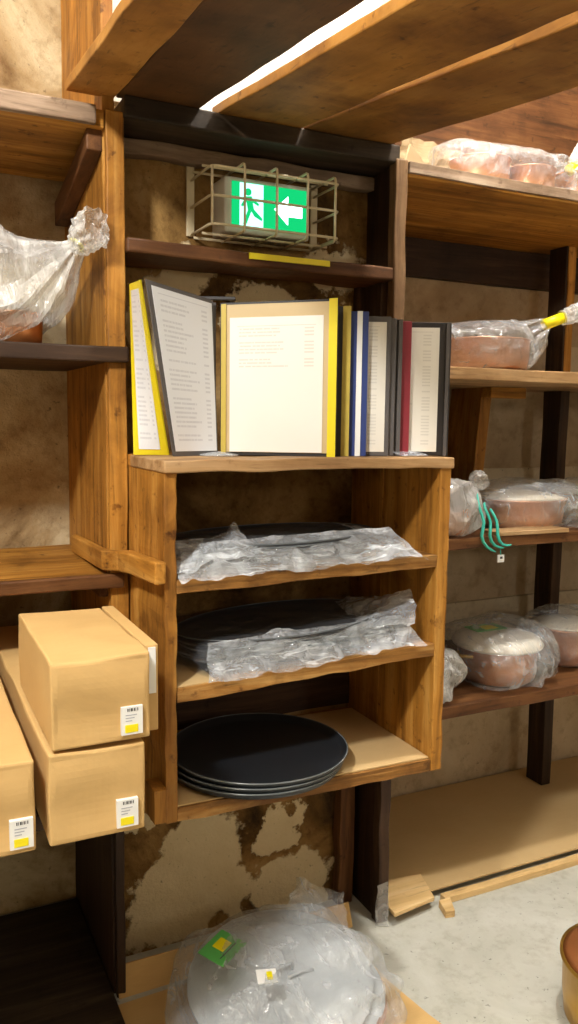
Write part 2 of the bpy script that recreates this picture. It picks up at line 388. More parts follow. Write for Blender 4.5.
for z0, z1 in ((1.5575, 1.70), (1.0825, 1.235), (.5975, .735)): B(1.216, XR, 2.422, 2.438, z0, z1, jit=.004, n=30, seed=z0*9).build('bright_band', 'wall_o2', t)['label'] = 'pale strip added for the bright wall band'  # added strips that paint the bright wall band above each shelf
B(1.218, 1.40, 1.86, 1.89, 1.0, 1.05).build('shelf_bearer', 'dark_x', t, .003)

# ------------------------------------------------------------------ middle bay: beam, ledge, planks
tag(B(.482, 1.19, 1.83, 1.975, 2.055, 2.10, jit=.004, n=20).build('timber_beam', 'dirt_shade', None, .004), 'dark rough timber beam under the ceiling planks above the exit sign', 'beam')
tag(B(.486, 1.188, 1.945, 1.984, 2.018, 2.052, jit=.006, n=24, seed=5, freq=11).build('timber_batten', 'dusty', None, .004), 'thin worn pale-edged batten fixed on the wall above the exit sign', 'batten')
t = thing('wall_ledge', 'narrow dark wooden ledge below the exit sign with yellow strip', 'ledge', (.84, 1.9, 1.768))
B(.484, 1.188, 1.832, 1.984, 1.768, 1.800, jit=.005, n=30, seed=12, freq=9).build('ledge_board', 'brown_x', t, .005)
B(.775, .990, 1.8245, 1.8285, 1.783, 1.797).build('label_strip', 'yellow', t)['label'] = 'bright yellow strip'
t = thing('side_board', 'dark narrow board standing between middle wall and right post', 'board', (1.18, 1.95, 1.33))
B(1.168, 1.188, 1.87, 1.983, 1.33, 1.766, jit=.004, n=14).build('board', 'dark_z', t, .002)
B(1.150, 1.168, 1.955, 1.983, 1.40, 1.766, jit=.006, n=14, seed=3).build('splinter', 'dark_z', t, .002)

def zp(y): return 2.102-.134*(1.86-y)
def plank(lab, x0a, x0b, x1a, x1b, m, ya=1.88, yb=.87, th=.022, dz=0, edge=None):
    """a plank rising towards the wall; (a) wall end, (b) near end"""
    mb = MB(); P = []; n = 26
    for i in range(n+1):
        f = i/n; y = ya+(yb-ya)*f
        xl = x0a+(x0b-x0a)*f; xr = x1a+(x1b-x1a)*f; z = zp(y)+dz
        j = lambda k: noise.noise(Vector((y*7, k*5.3, x0a*9)))*.004
        P.append([(xl+j(1), y, z+j(2)*.4), (xr+j(3), y, z+j(4)*.4), (xr+j(3), y, z+th), (xl+j(1), y, z+th)])
    r = mb.grid(P, True); mb.face(r[0]); mb.face(r[-1][::-1])
    return tag(mb.build('wooden_plank', m, None, .003), lab, 'plank', 'planks laid overhead')
plank('leftmost overhead plank, golden brown with a pale split edge', .366, .335, .472, .418, 'plank_a')
plank('second overhead plank from the left, dark umber brown', .474, .420, .658, .622, 'plank_b', dz=.004)
plank('third overhead plank from the left, wide golden plank beside the bright gap', .700, .676, .914, .878, 'plank_c')
plank('rightmost overhead plank, dark stained tan above the right post', .922, .917, 1.166, 1.140, 'plank_c', dz=.002)

# ------------------------------------------------------------------ tray cabinet
cab = thing('wooden_cabinet', 'old open-fronted orange wooden cabinet hung on the middle wall', 'cabinet', (.835, 1.77, .56))
B(.486, .512, 1.573, 1.824, .562, 1.300, jit=.004, n=50, seed=1, freq=22).build('side_panel', 'orange_z', cab, .003)
B(.488, .512, 1.824, 1.98, .562, 1.300).build('side_panel', 'orange_z', cab)
B(1.158, 1.189, 1.573, 1.82, .556, 1.302, jit=.003, n=50, seed=2, freq=18).build('side_panel', 'orange_z', cab, .003)
B(1.156, 1.174, 1.82, 1.98, .556, 1.302).build('side_panel', 'orange_z', cab)
B(.484, 1.192, 1.566, 1.822, 1.300, 1.325, jit=.003, n=40, seed=3, freq=12).build('top_board', 'pale_x', cab, .003)
B(.486, 1.174, 1.822, 1.98, 1.300, 1.325).build('top_board', 'orange_x', cab)
def tilt(x0, x1, y0, y1, za, zb, th, m, seed):
    mb = MB(); P = []; n = 40
    for i in range(n+1):
        f = i/n; x = x0+(x1-x0)*f; z = za+(zb-za)*f
        j = lambda k: noise.noise(Vector((x*16, k*3.7, seed*2.2)))*.0035
        P.append([(x, y0+j(1), z-th+j(2)), (x, y1, z-th), (x, y1, z), (x, y0+j(3), z+j(4)*.6)])
    r = mb.grid(P, True); mb.face(r[0]); mb.face(r[-1][::-1]); return mb
tilt(.512, 1.158, 1.575, 1.96, 1.081, 1.093, .030, 'x', 1).build('shelf', 'end_grain', cab, .002)
tilt(.512, 1.158, 1.575, 1.96, .852, .878, .031, 'x', 2).build('shelf', 'end_grain', cab, .002)
tilt(.512, 1.158, 1.575, 1.98, .592, .587, .031, 'x', 3).build('bottom_board', 'end_grain', cab, .002)
mb = MB(); rr = mb.grid([[(x0, y, zz-.046), (x1, y, zz-.046), (x1, y, zz), (x0, y, zz)] for x0, x1, y, zz in ((.462, .486, 1.560, 1.123), (.458, .486, 1.74, 1.113), (.448, .4855, 1.80, 1.110), (.420, .4425, 1.838, 1.108), (.419, .4395, 1.90, 1.106), (.419, .4395, 2.18, 1.098))], True)
mb.face(rr[0]); mb.face(rr[-1][::-1]); mb.build('cleat', 'orange_y', cab, .004)
B(1.189, 1.202, 1.60, 1.64, .63, .68).build('corner_block', 'orange_z', cab, .002)
B(1.189, 1.203, 1.60, 1.66, 1.03, 1.08).build('corner_block', 'orange_z', cab, .002)
B(.458, .486, 1.562, 1.63, .572, .645, jit=.004, n=3, seed=2).build('corner_block', 'orange_z', cab, .002)
B(.512, 1.156, 1.972, 1.98, .60, .70, jit=.004, n=20, seed=2).build('back_rail', 'dark_x', cab)
# cardboard liners
def sheet(name, pts, th, m, lab, cat='cardboard', bevel=.0):
    return tag(MB().prism(pts, (0, 0, th)).build(name, m, None, bevel), lab, cat)
sheet('cardboard_liner', [(.515, 1.58, .5935), (1.155, 1.58, .5885), (1.155, 1.955, .5885), (.515, 1.955, .5935)], .003, 'card2', 'pale cardboard liner under the round black trays in the cabinet bottom')
sheet('cardboard_liner', [(.514, 1.578, .8530), (.60, 1.578, .8560), (.60, 1.95, .8560), (.514, 1.95, .8530)], .002, 'card2', 'pale cardboard liner strip at the left end of the middle cabinet shelf')

# ------------------------------------------------------------------ round black trays
def tray_prof(r, h):
    return [(0, 0), (r*.90, 0), (r*.955, h*.35), (r*.985, h), (r, h), (r*.998, h*.8), (r*.965, h*.15), (r*.91, -.003), (0, -.003)]
def make_tray(name, lab, c, r, h, sx=1, sy=1, group=None):
    t = thing(name, lab, 'tray', c, group)
    mb = MB(); mb.lathe([(rr, z+.003) for rr, z in tray_prof(r, h)], c, 72, sx, sy); mb.build('tray_body', 'tray', t, smooth=True)
    mb = MB(); pr = [(r*.984, h+.0015), (r*.992, h+.0035), (r*1.004, h+.0025), (r*1.003, h+.0005), (r*.984, h+.0015)]
    mb.lathe([(rr, z+.001) for rr, z in pr], c, 72, sx, sy); mb.build('rim', 'rim', t, smooth=True)['label'] = 'grey raised rim'
    return t
tr0 = make_tray('round_tray', 'bottom tray of the three round black trays on the cabinet floor', (.748, 1.712, .5975), .211, .016, group='stacked round trays')
for k, lab in ((1, 'middle tray of the three round black trays on the cabinet floor'), (2, 'topmost of the three round black trays on the cabinet floor')):
    dup(tr0, (.748+.004*k, 1.712-.003*k, .5975+.0125*k), lab)

# ------------------------------------------------------------------ bagged black trays
def pillow(cx, cy, z0, rx, ry, h, seed, amp, nx=90, ny=60, e=5, tilt=0, front=0):
    """flat crumpled plastic bag: closed shell lying on z0"""
    mb = MB(); P = []; Q = []
    for i in range(ny+1):
        a = -1+2*i/ny; r1 = []; r2 = []
        for j in range(nx+1):
            b = -1+2*j/nx
            # square-to-rounded
            x = b*math.sqrt(max(0, 1-.18*a*a)); y = a*math.sqrt(max(0, 1-.18*b*b))
            q = max(0, 1-max(abs(a), abs(b))**e)
            p = Vector((cx+x*rx, cy+y*ry, 0))
            w = noise.noise_vector(Vector((p.x*9, p.y*9, seed)))
            edge = 1-q
            p.x += w.x*.022*edge; p.y += w.y*.02*edge
            rd = ridged(Vector((p.x, p.y*1.3, seed*1.7)), 11, 3)
            rd2 = ridged(Vector((p.x*1.6, p.y*2.2, seed*3.1)), 26, 2)
            top = z0+.003+h*q**.5+(rd*amp+rd2*amp*.45)*(.35+.65*q)*(1 if q > 0 else .3)+tilt*x*rx
            r1.append((p.x, p.y, max(z0+.0015+tilt*x*rx, top)))
            r2.append((p.x, p.y, z0+.0008+tilt*x*rx))
        P.append(r1); Q.append(r2)
    mb.grid(P)
    mb.grid(Q)
    return mb
tl = .0186
# upper shelf: a stack of oval trays in one big bag
t0 = make_tray('oval_tray', 'lowest black oval tray in the bag on the upper cabinet shelf', (.812, 1.775, 1.0915), .185, .011, 1.45, .86, 'bagged oval trays'); t0.rotation_euler.y = -.0186
for k, w in enumerate(('second', 'third', 'fourth', 'topmost')):
    dup(t0, (.812+.002*k, 1.775, 1.0915+.0075*(k+1)), ('%s black oval tray from below in the bag on the upper cabinet shelf' % w) if k < 3 else 'topmost black oval tray in the bag on the upper cabinet shelf')
bg = thing('plastic_bag', 'clear crumpled plastic bag around oval trays on the upper cabinet shelf', 'bag', (.82, 1.72, 1.09))
pillow(.822, 1.735, 1.0885, .300, .180, .046, 3, .008, 120, 80, 6, .0186).build('bag_body', 'film_s', bg, smooth=False)
def flap(P00, P01, P10, P11, seed, amp, n=30, m=30):
    mb = MB(); P = []
    for i in range(n+1):
        f = i/n; r = []
        for j in range(m+1):
            h = j/m
            p = (Vector(P00)*(1-f)*(1-h)+Vector(P01)*(1-f)*h+Vector(P10)*f*(1-h)+Vector(P11)*f*h)
            k = 1 if 0 < i else .2
            p += noise.noise_vector(p*14+Vector((seed, 0, 0)))*amp*k+noise.noise_vector(p*38+Vector((0, seed, 0)))*amp*.4*k
            r.append(p)
        P.append(r)
    mb.grid(P); return mb
flap((.520, 1.70, 1.135), (.515, 1.58, 1.092), (.70, 1.72, 1.160), (.72, 1.60, 1.12), 4, .022).build('bag_flap', 'film_e', bg)
flap((.54, 1.655, 1.140), (1.07, 1.655, 1.155), (.52, 1.563, 1.078), (1.10, 1.563, 1.094), 9, .016, 24, 80).build('bag_fold', 'film_e', bg)
flap((1.00, 1.80, 1.150), (1.00, 1.64, 1.145), (1.125, 1.75, 1.115), (1.13, 1.563, 1.085), 6, .014).build('bag_flap', 'film_e', bg)
# middle shelf: trays each in a sleeve
for k in range(5):
    w = ('lowest', 'second', 'third', 'fourth', 'topmost')[k]
    z = .8665+.0125*k; cx = .835+(.01, -.006, .008, -.004, 0)[k]; cy = 1.765+(0, .006, -.004, .005, 0)[k]
    if k == 0:
        s0 = make_tray('serving_tray', 'lowest black tray sleeved in plastic on the middle cabinet shelf', (cx, cy, z), .185, .008, 1.42, .88, 'sleeved trays'); s0.rotation_euler.y = -.0400
    else:
        dup(s0, (cx, cy, z), ('%s black tray from below sleeved in plastic on the middle cabinet shelf' % w) if k < 4 else 'topmost black tray sleeved in plastic on the middle cabinet shelf')
    pb = pillow(cx+.005, cy-.010, z-.0005+.0, .288, .172, .0095, 20+k, .0045, 110, 60, 10, .0400)
    o = pb.build('plastic_sleeve', 'film_s', None)
    tag(o, '%s clear plastic sleeve of the tray stack on the middle cabinet shelf' % w, 'plastic sleeve', 'tray sleeves')
    if k == 4:
        flap((.98, 1.62, .925), (1.03, 1.84, .935), (1.115, 1.585, .930), (1.14, 1.66, .990), 12, .018).build('sleeve_mouth', 'film_e', o)
tag(flap((.60, 1.632, .926), (1.09, 1.632, .938), (.575, 1.566, .858), (1.12, 1.566, .884), 29, .013, 26, 80).build('plastic_wrap', 'film_e', None), 'loose crumpled plastic hanging at the front of the sleeved tray stack', 'plastic wrap')

# ------------------------------------------------------------------ menus on the cabinet
rt = Vector((math.cos(R(25.9)), -math.sin(R(25.9)), 0)); fw = Vector((math.sin(R(25.9)), math.cos(R(25.9)), 0))
ZT = 1.3265
def leaf(TL, TR, BL, BR, off, th, u0=0, u1=1, v0=0, v1=1, n=14, uv=True, bend=0):
    """slab over a bilinear quad, pushed towards its viewer by off; u right, v up"""
    TL, TR, BL, BR = map(Vector, (TL, TR, BL, BR)); mb = MB()
    nrm = ((TR-TL)+(BR-BL)).cross((TL-BL)+(TR-BR)).normalized()
    P = []; Q = []
    for i in range(n+1):
        v = v1+(v0-v1)*i/n; a = []; b = []
        for j in range(n+1):
            u = u0+(u1-u0)*j/n
            p = TL*(1-u)*v+TR*u*v+BL*(1-u)*(1-v)+BR*u*(1-v)
            p = p+nrm*(off+bend*math.sin(math.pi*u)*v)
            a.append(p+nrm*th); b.append(p)
        P.append(a); Q.append(b)
    A = mb.grid(P, uv=uv); D = mb.grid(Q, uv=uv)
    for k in range(n):
        for r, s in ((0, 0), (n, 0)):
            mb.face([A[r][k], A[r][k+1], D[r][k+1], D[r][k]])
        for c in (0, n):
            mb.face([A[k][c], A[k+1][c], D[k+1][c], D[k][c]])
    return mb
# folded yellow-trimmed menu at the left: two leaves joined along a leaning fold
t = thing('menu_folder', 'yellow-trimmed folded menu standing leftmost on the cabinet', 'menu', (.56, 1.72, ZT))
A_ = dict(TL=(.487, 1.815, 1.700), BL=(.489, 1.800, ZT), TR=(.462, 1.640, 1.682), BR=(.560, 1.770, ZT))
leaf(**A_, off=0, th=.003).build('rear_leaf', 'yell', t)['label'] = 'yellow rear leaf'
leaf(**A_, off=.0035, th=.001, u0=.18, u1=.80, v0=.035, v1=.96).build('rear_page', 'page', t)
B_ = dict(TL=(.466, 1.628, 1.682), BL=(.545, 1.700, ZT), TR=(.650, 1.742, 1.668), BR=(.660, 1.735, ZT))
leaf(**B_, off=0, th=.003).build('front_leaf', 'grey', t)['label'] = 'grey edged front leaf'
leaf(**B_, off=.0035, th=.001, u0=.06, u1=.97, v0=.03, v1=.975).build('front_page', 'page', t)
# clear display stand with black clip between the two left menus
t = thing('menu_stand', 'slim clear menu stand with black top clip between the two left menus', 'stand', (.652, 1.735, ZT))
mb = MB(); mb.lathe([(0, 0), (.045, 0), (.045, .003), (.012, .008), (0, .009)], (.655, 1.712, ZT), 32); mb.build('base', 'clear', t, smooth=True)
mb = MB(); mb.box(.652, .664, 1.752, 1.757, ZT+.008, 1.665); mb.build('post', 'grey', t, .001)
mb = MB(); mb.prism([Vector((.662, 1.765, 1.672))+rt*a+fw*b for a, b in ((-.045, -.008), (.05, -.008), (.05, .008), (-.045, .008))], (0, 0, .007)); mb.build('clip', 'black', t, .001)
# big open menu facing the camera
P0 = Vector((.670, 1.742, ZT)); P1 = Vector((.890, 1.598, ZT)); zt = 1.672
t = thing('menu_folder', 'large open menu with beige page and bright yellow right edge', 'menu', ((P0+P1)/2))
up = Vector((0, 0, 1))
Cc = dict(BL=P0, BR=P1, TL=P0+up*.337, TR=P1+up*.345)
leaf(**Cc, off=-.006, th=.006).build('cover', 'black', t, .001)
leaf(**Cc, off=.0005, th=.0015, u0=.012, u1=.985, v0=.022, v1=.985).build('backing_sheet', 'beige', t)['label'] = 'beige backing sheet'
leaf(**Cc, off=.0025, th=.001, u0=.085, u1=.88, v0=.025, v1=.90).build('page', 'page_c', t)
leaf(**Cc, off=.0025, th=.003, u0=.012, u1=.055, v0=.01, v1=.99).build('edge_strip', 'yell_d', t)['label'] = 'dull yellow left edge'
leaf(**Cc, off=.0025, th=.007, u0=.925, u1=.995, v0=-.012 if False else .0, v1=1.0).build('edge_strip', 'yell', t)['label'] = 'bright yellow right edge'
# upright menus standing shingled to the right
def camx(u): return (u-289)/819.
def upright(lab, zc, ur, w, h, cover, th, page=None, strips=(), pu=None):
    e = rt*(camx(ur)*zc)+fw*zc; e = Vector((e.x, e.y, ZT)); s0 = e-rt*w
    t = thing('menu_folder', lab, 'menu', (e+s0)/2, 'menus standing in a row')
    q = dict(BL=s0, BR=e, TL=s0+up*h, TR=e+up*h)
    leaf(**q, off=-th, th=th).build('cover', cover, t, .0012)
    if page: leaf(**q, off=.0006, th=.001, u0=.05, u1=1-pu/w, v0=.03, v1=.96).build('page', page, t)
    for (a, b, m, nm) in strips:
        leaf(**q, off=.0006, th=.003, u0=1-a/w, u1=1-b/w, v0=.0, v1=1.0).build('edge_strip', m, t)['label'] = nm
    return t
upright('thin menu with dull yellow edge just right of the large open menu', 1.872, 347.5, .23, .335, 'black', .004, None, ((.018, .0, 'yell_d', 'yellow edge'),))
upright('blue menu holder with white strip down its edge', 1.886, 365, .215, .326, 'blue', .012, None, ((.026, .014, 'label', 'white strip'),))
upright('black framed menu showing a narrow cream page right of the blue holder', 1.908, 387, .22, .318, 'grey', .006, 'page_n', (), .010)
upright('first dark grey menu edge left of the burgundy menu', 1.920, 392.5, .22, .316, 'grey', .004)
upright('second dark grey menu edge touching the burgundy menu', 1.930, 398.5, .22, .314, 'black', .004, None, ((.009, .0, 'grey', 'grey edge'),))
upright('menu with burgundy red edge near the right end of the row', 1.942, 407.5, .215, .312, 'red', .006)
upright('black menu with white page at the right end of the row', 1.960, 446.5, .23, .312, 'black', .010, 'page_n', ((.012, .004, 'grey', 'grey edge seam'),), .028)
tag(flap((1.055, 1.585, ZT+.001), (1.13, 1.585, ZT+.001), (1.05, 1.66, ZT+.012), (1.14, 1.66, ZT+.014), 4, .004).build('plastic_scrap', 'film_t', None), 'scrap of clear plastic under the right end of the menu row', 'plastic')

# ------------------------------------------------------------------ exit sign and its wire guard
t = thing('exit_sign', 'lit green emergency exit sign with running man and white arrow', 'exit sign', (.853, 1.95, 1.855))
B(.739, .968, 1.895, 1.984, 1.855, 1.985).build('housing', 'plastic_white', t, .006)
B(.757, .957, 1.8915, 1.896, 1.869, 1.974).build('face_panel', 'egreen', t, .001)
B(.776, .838, 1.8885, 1.8915, 1.871, 1.972).build('door_symbol', 'epale', t, .001)
def flatpoly(pts, y, m, name, par, d=.002):
    return MB().prism([(x, y, z) for x, z in pts], (0, -d, 0)).build(name, m, par)
man = MB()
def disc(mb, x, z, r, y, d=.002): mb.prism([(x+r*math.cos(a*math.pi/8), y, z+r*math.sin(a*math.pi/8)) for a in range(16)], (0, -d, 0))
disc(man, .797, 1.951, .0085, 1.8885)
man.prism([(.790, 1.8885, 1.940), (.806, 1.8885, 1.942), (.812, 1.8885, 1.912), (.797, 1.8885, 1.908)], (0, -.002, 0))
man.prism([(.806, 1.8885, 1.938), (.826, 1.8885, 1.926), (.824, 1.8885, 1.921), (.806, 1.8885, 1.930)], (0, -.0015, 0))
man.prism([(.790, 1.8885, 1.938), (.778, 1.8885, 1.918), (.783, 1.8885, 1.916), (.795, 1.8885, 1.930)], (0, -.0015, 0))
man.prism([(.802, 1.8885, 1.912), (.812, 1.8885, 1.912), (.835, 1.8885, 1.892), (.833, 1.8885, 1.887), (.814, 1.8885, 1.896)], (0, -.0018, 0))
man.prism([(.797, 1.8885, 1.910), (.806, 1.8885, 1.908), (.792, 1.8885, 1.874), (.784, 1.8885, 1.876)], (0, -.0016, 0))
man.build('running_man', 'egreen', t)
flatpoly([(.868, 1.920), (.905, 1.954), (.905, 1.934), (.944, 1.934), (.944, 1.906), (.905, 1.906), (.905, 1.886)], 1.8915, 'ewhite', 'arrow', t)
t = thing('wire_guard', 'cream wire cage guard bolted on the wall around the exit sign', 'wire guard', (.86, 1.93, 1.83))
B(.672, .692, 1.976, 1.984, 1.852, 2.018).build('mounting_plate', 'cage', t, .002)
B(1.012, 1.032, 1.976, 1.984, 1.852, 2.018).build('mounting_plate', 'cage', t, .002)
yf, yb = 1.832, 1.980; r_ = .0032
for x in (.765, .848, .930, 1.006):
    mb = MB(); mb.tube([(x, yb, 2.000), (x, yf+.01, 2.000), (x, yf+.003, 1.997), (x, yf, 1.990), (x, yf, 1.855), (x, yf+.003, 1.848), (x, yf+.01, 1.846), (x, yb, 1.846)], r_, 8)
    mb.build('cage_wire', 'cage', t, smooth=True)
for z in (1.985, 1.92, 1.856):
    mb = MB(); mb.tube([(.684, yb, z), (.684, yf+.02, z), (.688, yf+.008, z), (.70, yf+.004, z), (1.005, yf+.004, z), (1.016, yf+.008, z), (1.020, yf+.02, z), (1.020, yb, z)], r_, 8)
    mb.build('cage_wire', 'cage', t, smooth=True)
for z in (2.000, 1.846):
    for y in (1.90, 1.96):
        mb = MB(); mb.tube([(.684, y, z), (1.020, y, z)], r_, 8); mb.build('cage_wire', 'cage', t, smooth=True)
mb = MB(); mb.tube([(.686, yf+.006, 1.985), (.686, yf+.006, 1.856)], r_, 8); mb.build('cage_wire', 'cage', t, smooth=True)

# ------------------------------------------------------------------ cardboard cartons
def carton(name, lab, x0, x1, y0, y1, z0, z1, mat='card', sticker=True, wr=.006, seed=0, sx=None, tape=True):
    t = thing(name, lab, 'box', ((x0+x1)/2, (y0+y1)/2, z0), 'cardboard cartons')
    mb = MB(); n = 14
    # six subdivided faces, gently bulged and dented
    bm = mb.bm; bmesh.ops.create_cube(bm, size=1); bmesh.ops.subdivide_edges(bm, edges=bm.edges[:], cuts=n, use_grid_fill=True)
    for v in bm.verts:
        u = v.co.copy(); p = Vector(((x0+x1)/2+u.x*(x1-x0), (y0+y1)/2+u.y*(y1-y0), (z0+z1)/2+u.z*(z1-z0)))
        w = noise.noise(p*9+Vector((seed, 0, 0)))*wr
        fold = math.sin(p.z*55+p.x*9+seed)*.0022*(1 if abs(u.y+.5) < 1e-4 else 0)
        if u.z > -.49: p.z += w if abs(u.z-.5) < 1e-4 else 0
        if abs(u.y+.5) < 1e-4 and abs(u.x) < .49 and abs(u.z) < .49: p.y += w+fold
        if abs(abs(u.x)-.5) < 1e-4 and abs(u.z) < .49: p.x += w*.5
        v.co = p
    mb.build('carton_body', mat, t, .004)
    yq = y0-.0056
    if tape:
        B(x0+.078, x0+.104, yq+.003, y0+.004, z0+.055, z1-.038).build('tape', 'tape', t)
    if sticker:
        a = x1-.050 if sx is None else sx; z = z0+.012
        B(a, a+.036, yq-.001, y0+.003, z, z+.048).build('label', 'label', t)
        B(a+.006, a+.028, yq-.0018, yq, z+.004, z+.017).build('label_patch', 'yellow', t)['label'] = 'yellow patch'
        for k in range(7):
            ww = (.0016, .0008, .0022, .001, .0018, .0008, .0014)[k]
            B(a+.010+k*.0028, a+.010+k*.0028+ww, yq-.0016, yq, z+.040, z+.045).build('barcode_bar', 'ink', t)
        for k in range(3): B(a+.007, a+.026-.004*k, yq-.0015, yq, z+.033-k*.005, z+.0345-k*.005).build('print_line', 'inkl', t)
    return t
carton('cardboard_carton', 'lower tan carton with white label, directly under the top carton', .207, .366, 1.30, 2.2, .7125, .8655, seed=1, tape=False)
carton('cardboard_carton', 'top tan carton with white label, resting on another carton', .213, .376, 1.30, 1.66, .8725, 1.020, seed=5, sx=.325, tape=False)
carton('cardboard_carton', 'leftmost tan carton with white label, cut off by the photo edge', .02, .186, 1.30, 2.2, .7125, .8655, seed=9, sx=.145, tape=False)
t = thing('folded_carton', 'slim folded carton with torn tape slipped beside the top carton', 'box', (.395, 1.5, .872))
B(.378, .402, 1.34, 1.66, .8665, 1.020, jit=.001, n=8).build('carton_body', 'card', t, .002)
B(.384, .397, 1.3375, 1.341, .935, 1.016, jit=.002, n=6).build('tape', 'label', t)['label'] = 'white torn tape'

# ------------------------------------------------------------------ copper pans and bags
def pan(lab, c, r, h, mat='copper', lid=None, handles=True, rot=None, n=48, name='copper_pan', flare=1.0):
    t = thing(name, lab, 'pan', c)
    mb = MB(); mb.lathe([(0, .0), (r*.86*flare, .0), (r*.95*flare, h*.06), (r*.985, h*.4), (r, h*.93), (r*1.045, h*.96), (r*1.045, h), (r*.97, h), (r*.95, h*.5), (r*.9, h*.1), (0, h*.07)], c, n, rot=rot)
    mb.build('pan_body', mat, t, smooth=True)
    if lid:
        mb = MB(); mb.lathe([(0, h+.022), (r*.5, h+.018), (r*.92, h+.006), (r*1.0, h+.0005), (r*.9, h-.002), (0, h-.002)], c, n, rot=rot)
        mb.build('lid', lid, t, smooth=True)
    if handles:
        for s in (-1, 1):
            mb = MB(); P = []
            for k in range(9):
                a = -.5+k/8; P.append(Vector((s*(r*.98+.035*math.cos(a*math.pi)), a*r*.55, h*.7)))
            P = [(rot @ p if rot else p)+Vector(c) for p in P]
            mb.tube(P, .006, 8); mb.build('handle', 'brass', t, smooth=True)
    return t
def bag(name, lab, path, radii, seed, amp, mat, freq=8, n=64, ground=None, cat='bag', sub=None, up=Vector((0, 0, 1))):
    """closed lofted polythene bag: rings along path, radii (side, up) per ring, interpolated smoothly"""
    path = [Vector(p) for p in path]; mb = MB(); P = []
    K = len(path)-1; NS = 10
    def cr(a, b, c, d, f): return .5*((2*b)+(c-a)*f+(2*a-5*b+4*c-d)*f*f+(3*b-a-3*c+d)*f**3)
    S = []
    for i in range(K):
        for q in range(NS+(1 if i == K-1 else 0)):
            f = q/NS; ix = [max(0, i-1), i, i+1, min(K, i+2)]
            S.append((cr(*[path[k] for k in ix], f), max(.002, cr(*[radii[k][0] for k in ix], f)), max(.002, cr(*[radii[k][1] for k in ix], f)), i+f))
    for i, (p, ra, rb, tt) in enumerate(S):
        d = (S[min(i+1, len(S)-1)][0]-S[max(i-1, 0)][0]).normalized()
        a = d.cross(up)
        a = a.normalized() if a.length > .1 else Vector((1, 0, 0))
        b = a.cross(d).normalized(); ring = []
        for k in range(n):
            th = k*2*math.pi/n; cs, sn = math.cos(th), math.sin(th)
            ex = .72; cx = math.copysign(abs(cs)**ex, cs); sx = math.copysign(abs(sn)**ex, sn)
            v = p+a*cx*ra+b*sx*rb
            rd = ridged(v+Vector((seed, seed*.7, 0)), freq if name != 'n' else 36, 3)
            w = min(1, (ra+rb)*6) if name != 'n' else 1
            v += (a*cx+b*sx)*(rd*amp*w)
            pl = math.sin(th*9+seed+tt)*min(ra, rb)*.16*max(0, min(1, tt-K*.45))
            v += (a*cx+b*sx)*pl
            if ground is not None and v.z < ground+.001: v.z = ground+.001+abs(rd)*.0008
            ring.append(v)
        P.append(ring)
    rows = mb.grid(P, True); mb.face(rows[0])
    return mb
# --- left: big bag with copper pieces on the shelf, neck tied and ruffled
pan('copper pan lying tilted inside the tied bag on the left shelf', (.10, 2.02, 1.566), .13, .095, 'copper_p', None, True)
pan('second copper pan in the tied bag on the left shelf nearer the upright', (.265, 1.985, 1.566), .060, .075, 'copper', None, False)
bg = thing('plastic_bag', 'milky plastic bag of copper pieces with tied ruffled neck, left shelf', 'bag', (.1, 2.0, 1.565))
bag('b', '', [(-.22, 2.0, 1.64), (-.10, 2.0, 1.665), (.06, 2.0, 1.69), (.20, 1.985, 1.695), (.30, 1.96, 1.715), (.365, 1.92, 1.76), (.390, 1.89, 1.787)],
    [(.03, .03), (.13, .09), (.165, .125), (.155, .125), (.11, .085), (.045, .035), (.014, .014)], 2, .016, 'film_m', ground=1.5635).build('bag_body', 'film_m', bg, smooth=False)
bag('n', '', [(.386, 1.895, 1.782), (.393, 1.865, 1.790), (.400, 1.835, 1.802), (.414, 1.80, 1.815)], [(.012, .012), (.021, .019), (.028, .026), (.022, .028)], 7, .014, 'film_m').build('bag_neck', 'film_m', bg, smooth=False)
mb = MB(); mb.tube([Vector((.388, 1.892, 1.785))+Vector((math.cos(a*.6)*.012, math.sin(a*.6)*.014, math.cos(a*.6)*-.010+a*.0006)) for a in range(13)], .004, 8); mb.build('tie', 'twist', bg, smooth=True)['label'] = 'pale yellow tie'

# --- right, top shelf
tag(MB().prism([(1.245, 1.90, 2.067), (1.40, 2.02, 2.067), (1.52, 2.10, 2.067), (1.52, 2.16, 2.16), (1.33, 2.05, 2.185), (1.20, 1.95, 2.15)][:4]+[(1.36, 2.04, 2.19)], (-.002, .004, 0)).build('cardboard_sheet', 'card3', None), 'grey brown cardboard sheet leaning at the left of the top right shelf', 'cardboard')
pan('copper pan in the left bag on the top right shelf', (1.56, 1.98, 2.0675), .085, .085, 'copper_p', None, False)
pan('second copper pan in the left bag on the top right shelf, further right', (1.735, 1.97, 2.0675), .075, .08, 'copper_p', None, False)
bg = thing('plastic_bag', 'milky bag of copper pans with limp left corner, top right shelf', 'bag', (1.62, 1.97, 2.067))
bag('b', '', [(1.40, 2.0, 2.16), (1.46, 1.98, 2.14), (1.56, 1.97, 2.115), (1.70, 1.965, 2.115), (1.80, 1.965, 2.12), (1.86, 1.96, 2.15), (1.885, 1.955, 2.17)],
    [(.02, .012), (.07, .050), (.115, .065), (.12, .062), (.10, .055), (.05, .03), (.014, .014)], 11, .014, 'film_m', ground=2.0675).build('bag_body', 'film', bg)
mb = MB(); mb.tube([(1.875, 1.957, 2.163), (1.900, 1.95, 2.182)], .017, 12); mb.build('tie', 'yellow', bg, smooth=True)['label'] = 'yellow tape tie'
bag('n', '', [(1.893, 1.953, 2.178), (1.91, 1.95, 2.20), (1.94, 1.94, 2.235)], [(.012, .012), (.022, .02), (.04, .03)], 5, .012, 'film_m').build('bag_neck', 'film_m', bg)
pan('copper pan in the bag at the photo edge on the top right shelf', (1.96, 2.0, 2.0675), .085, .10, 'copper', None, False)
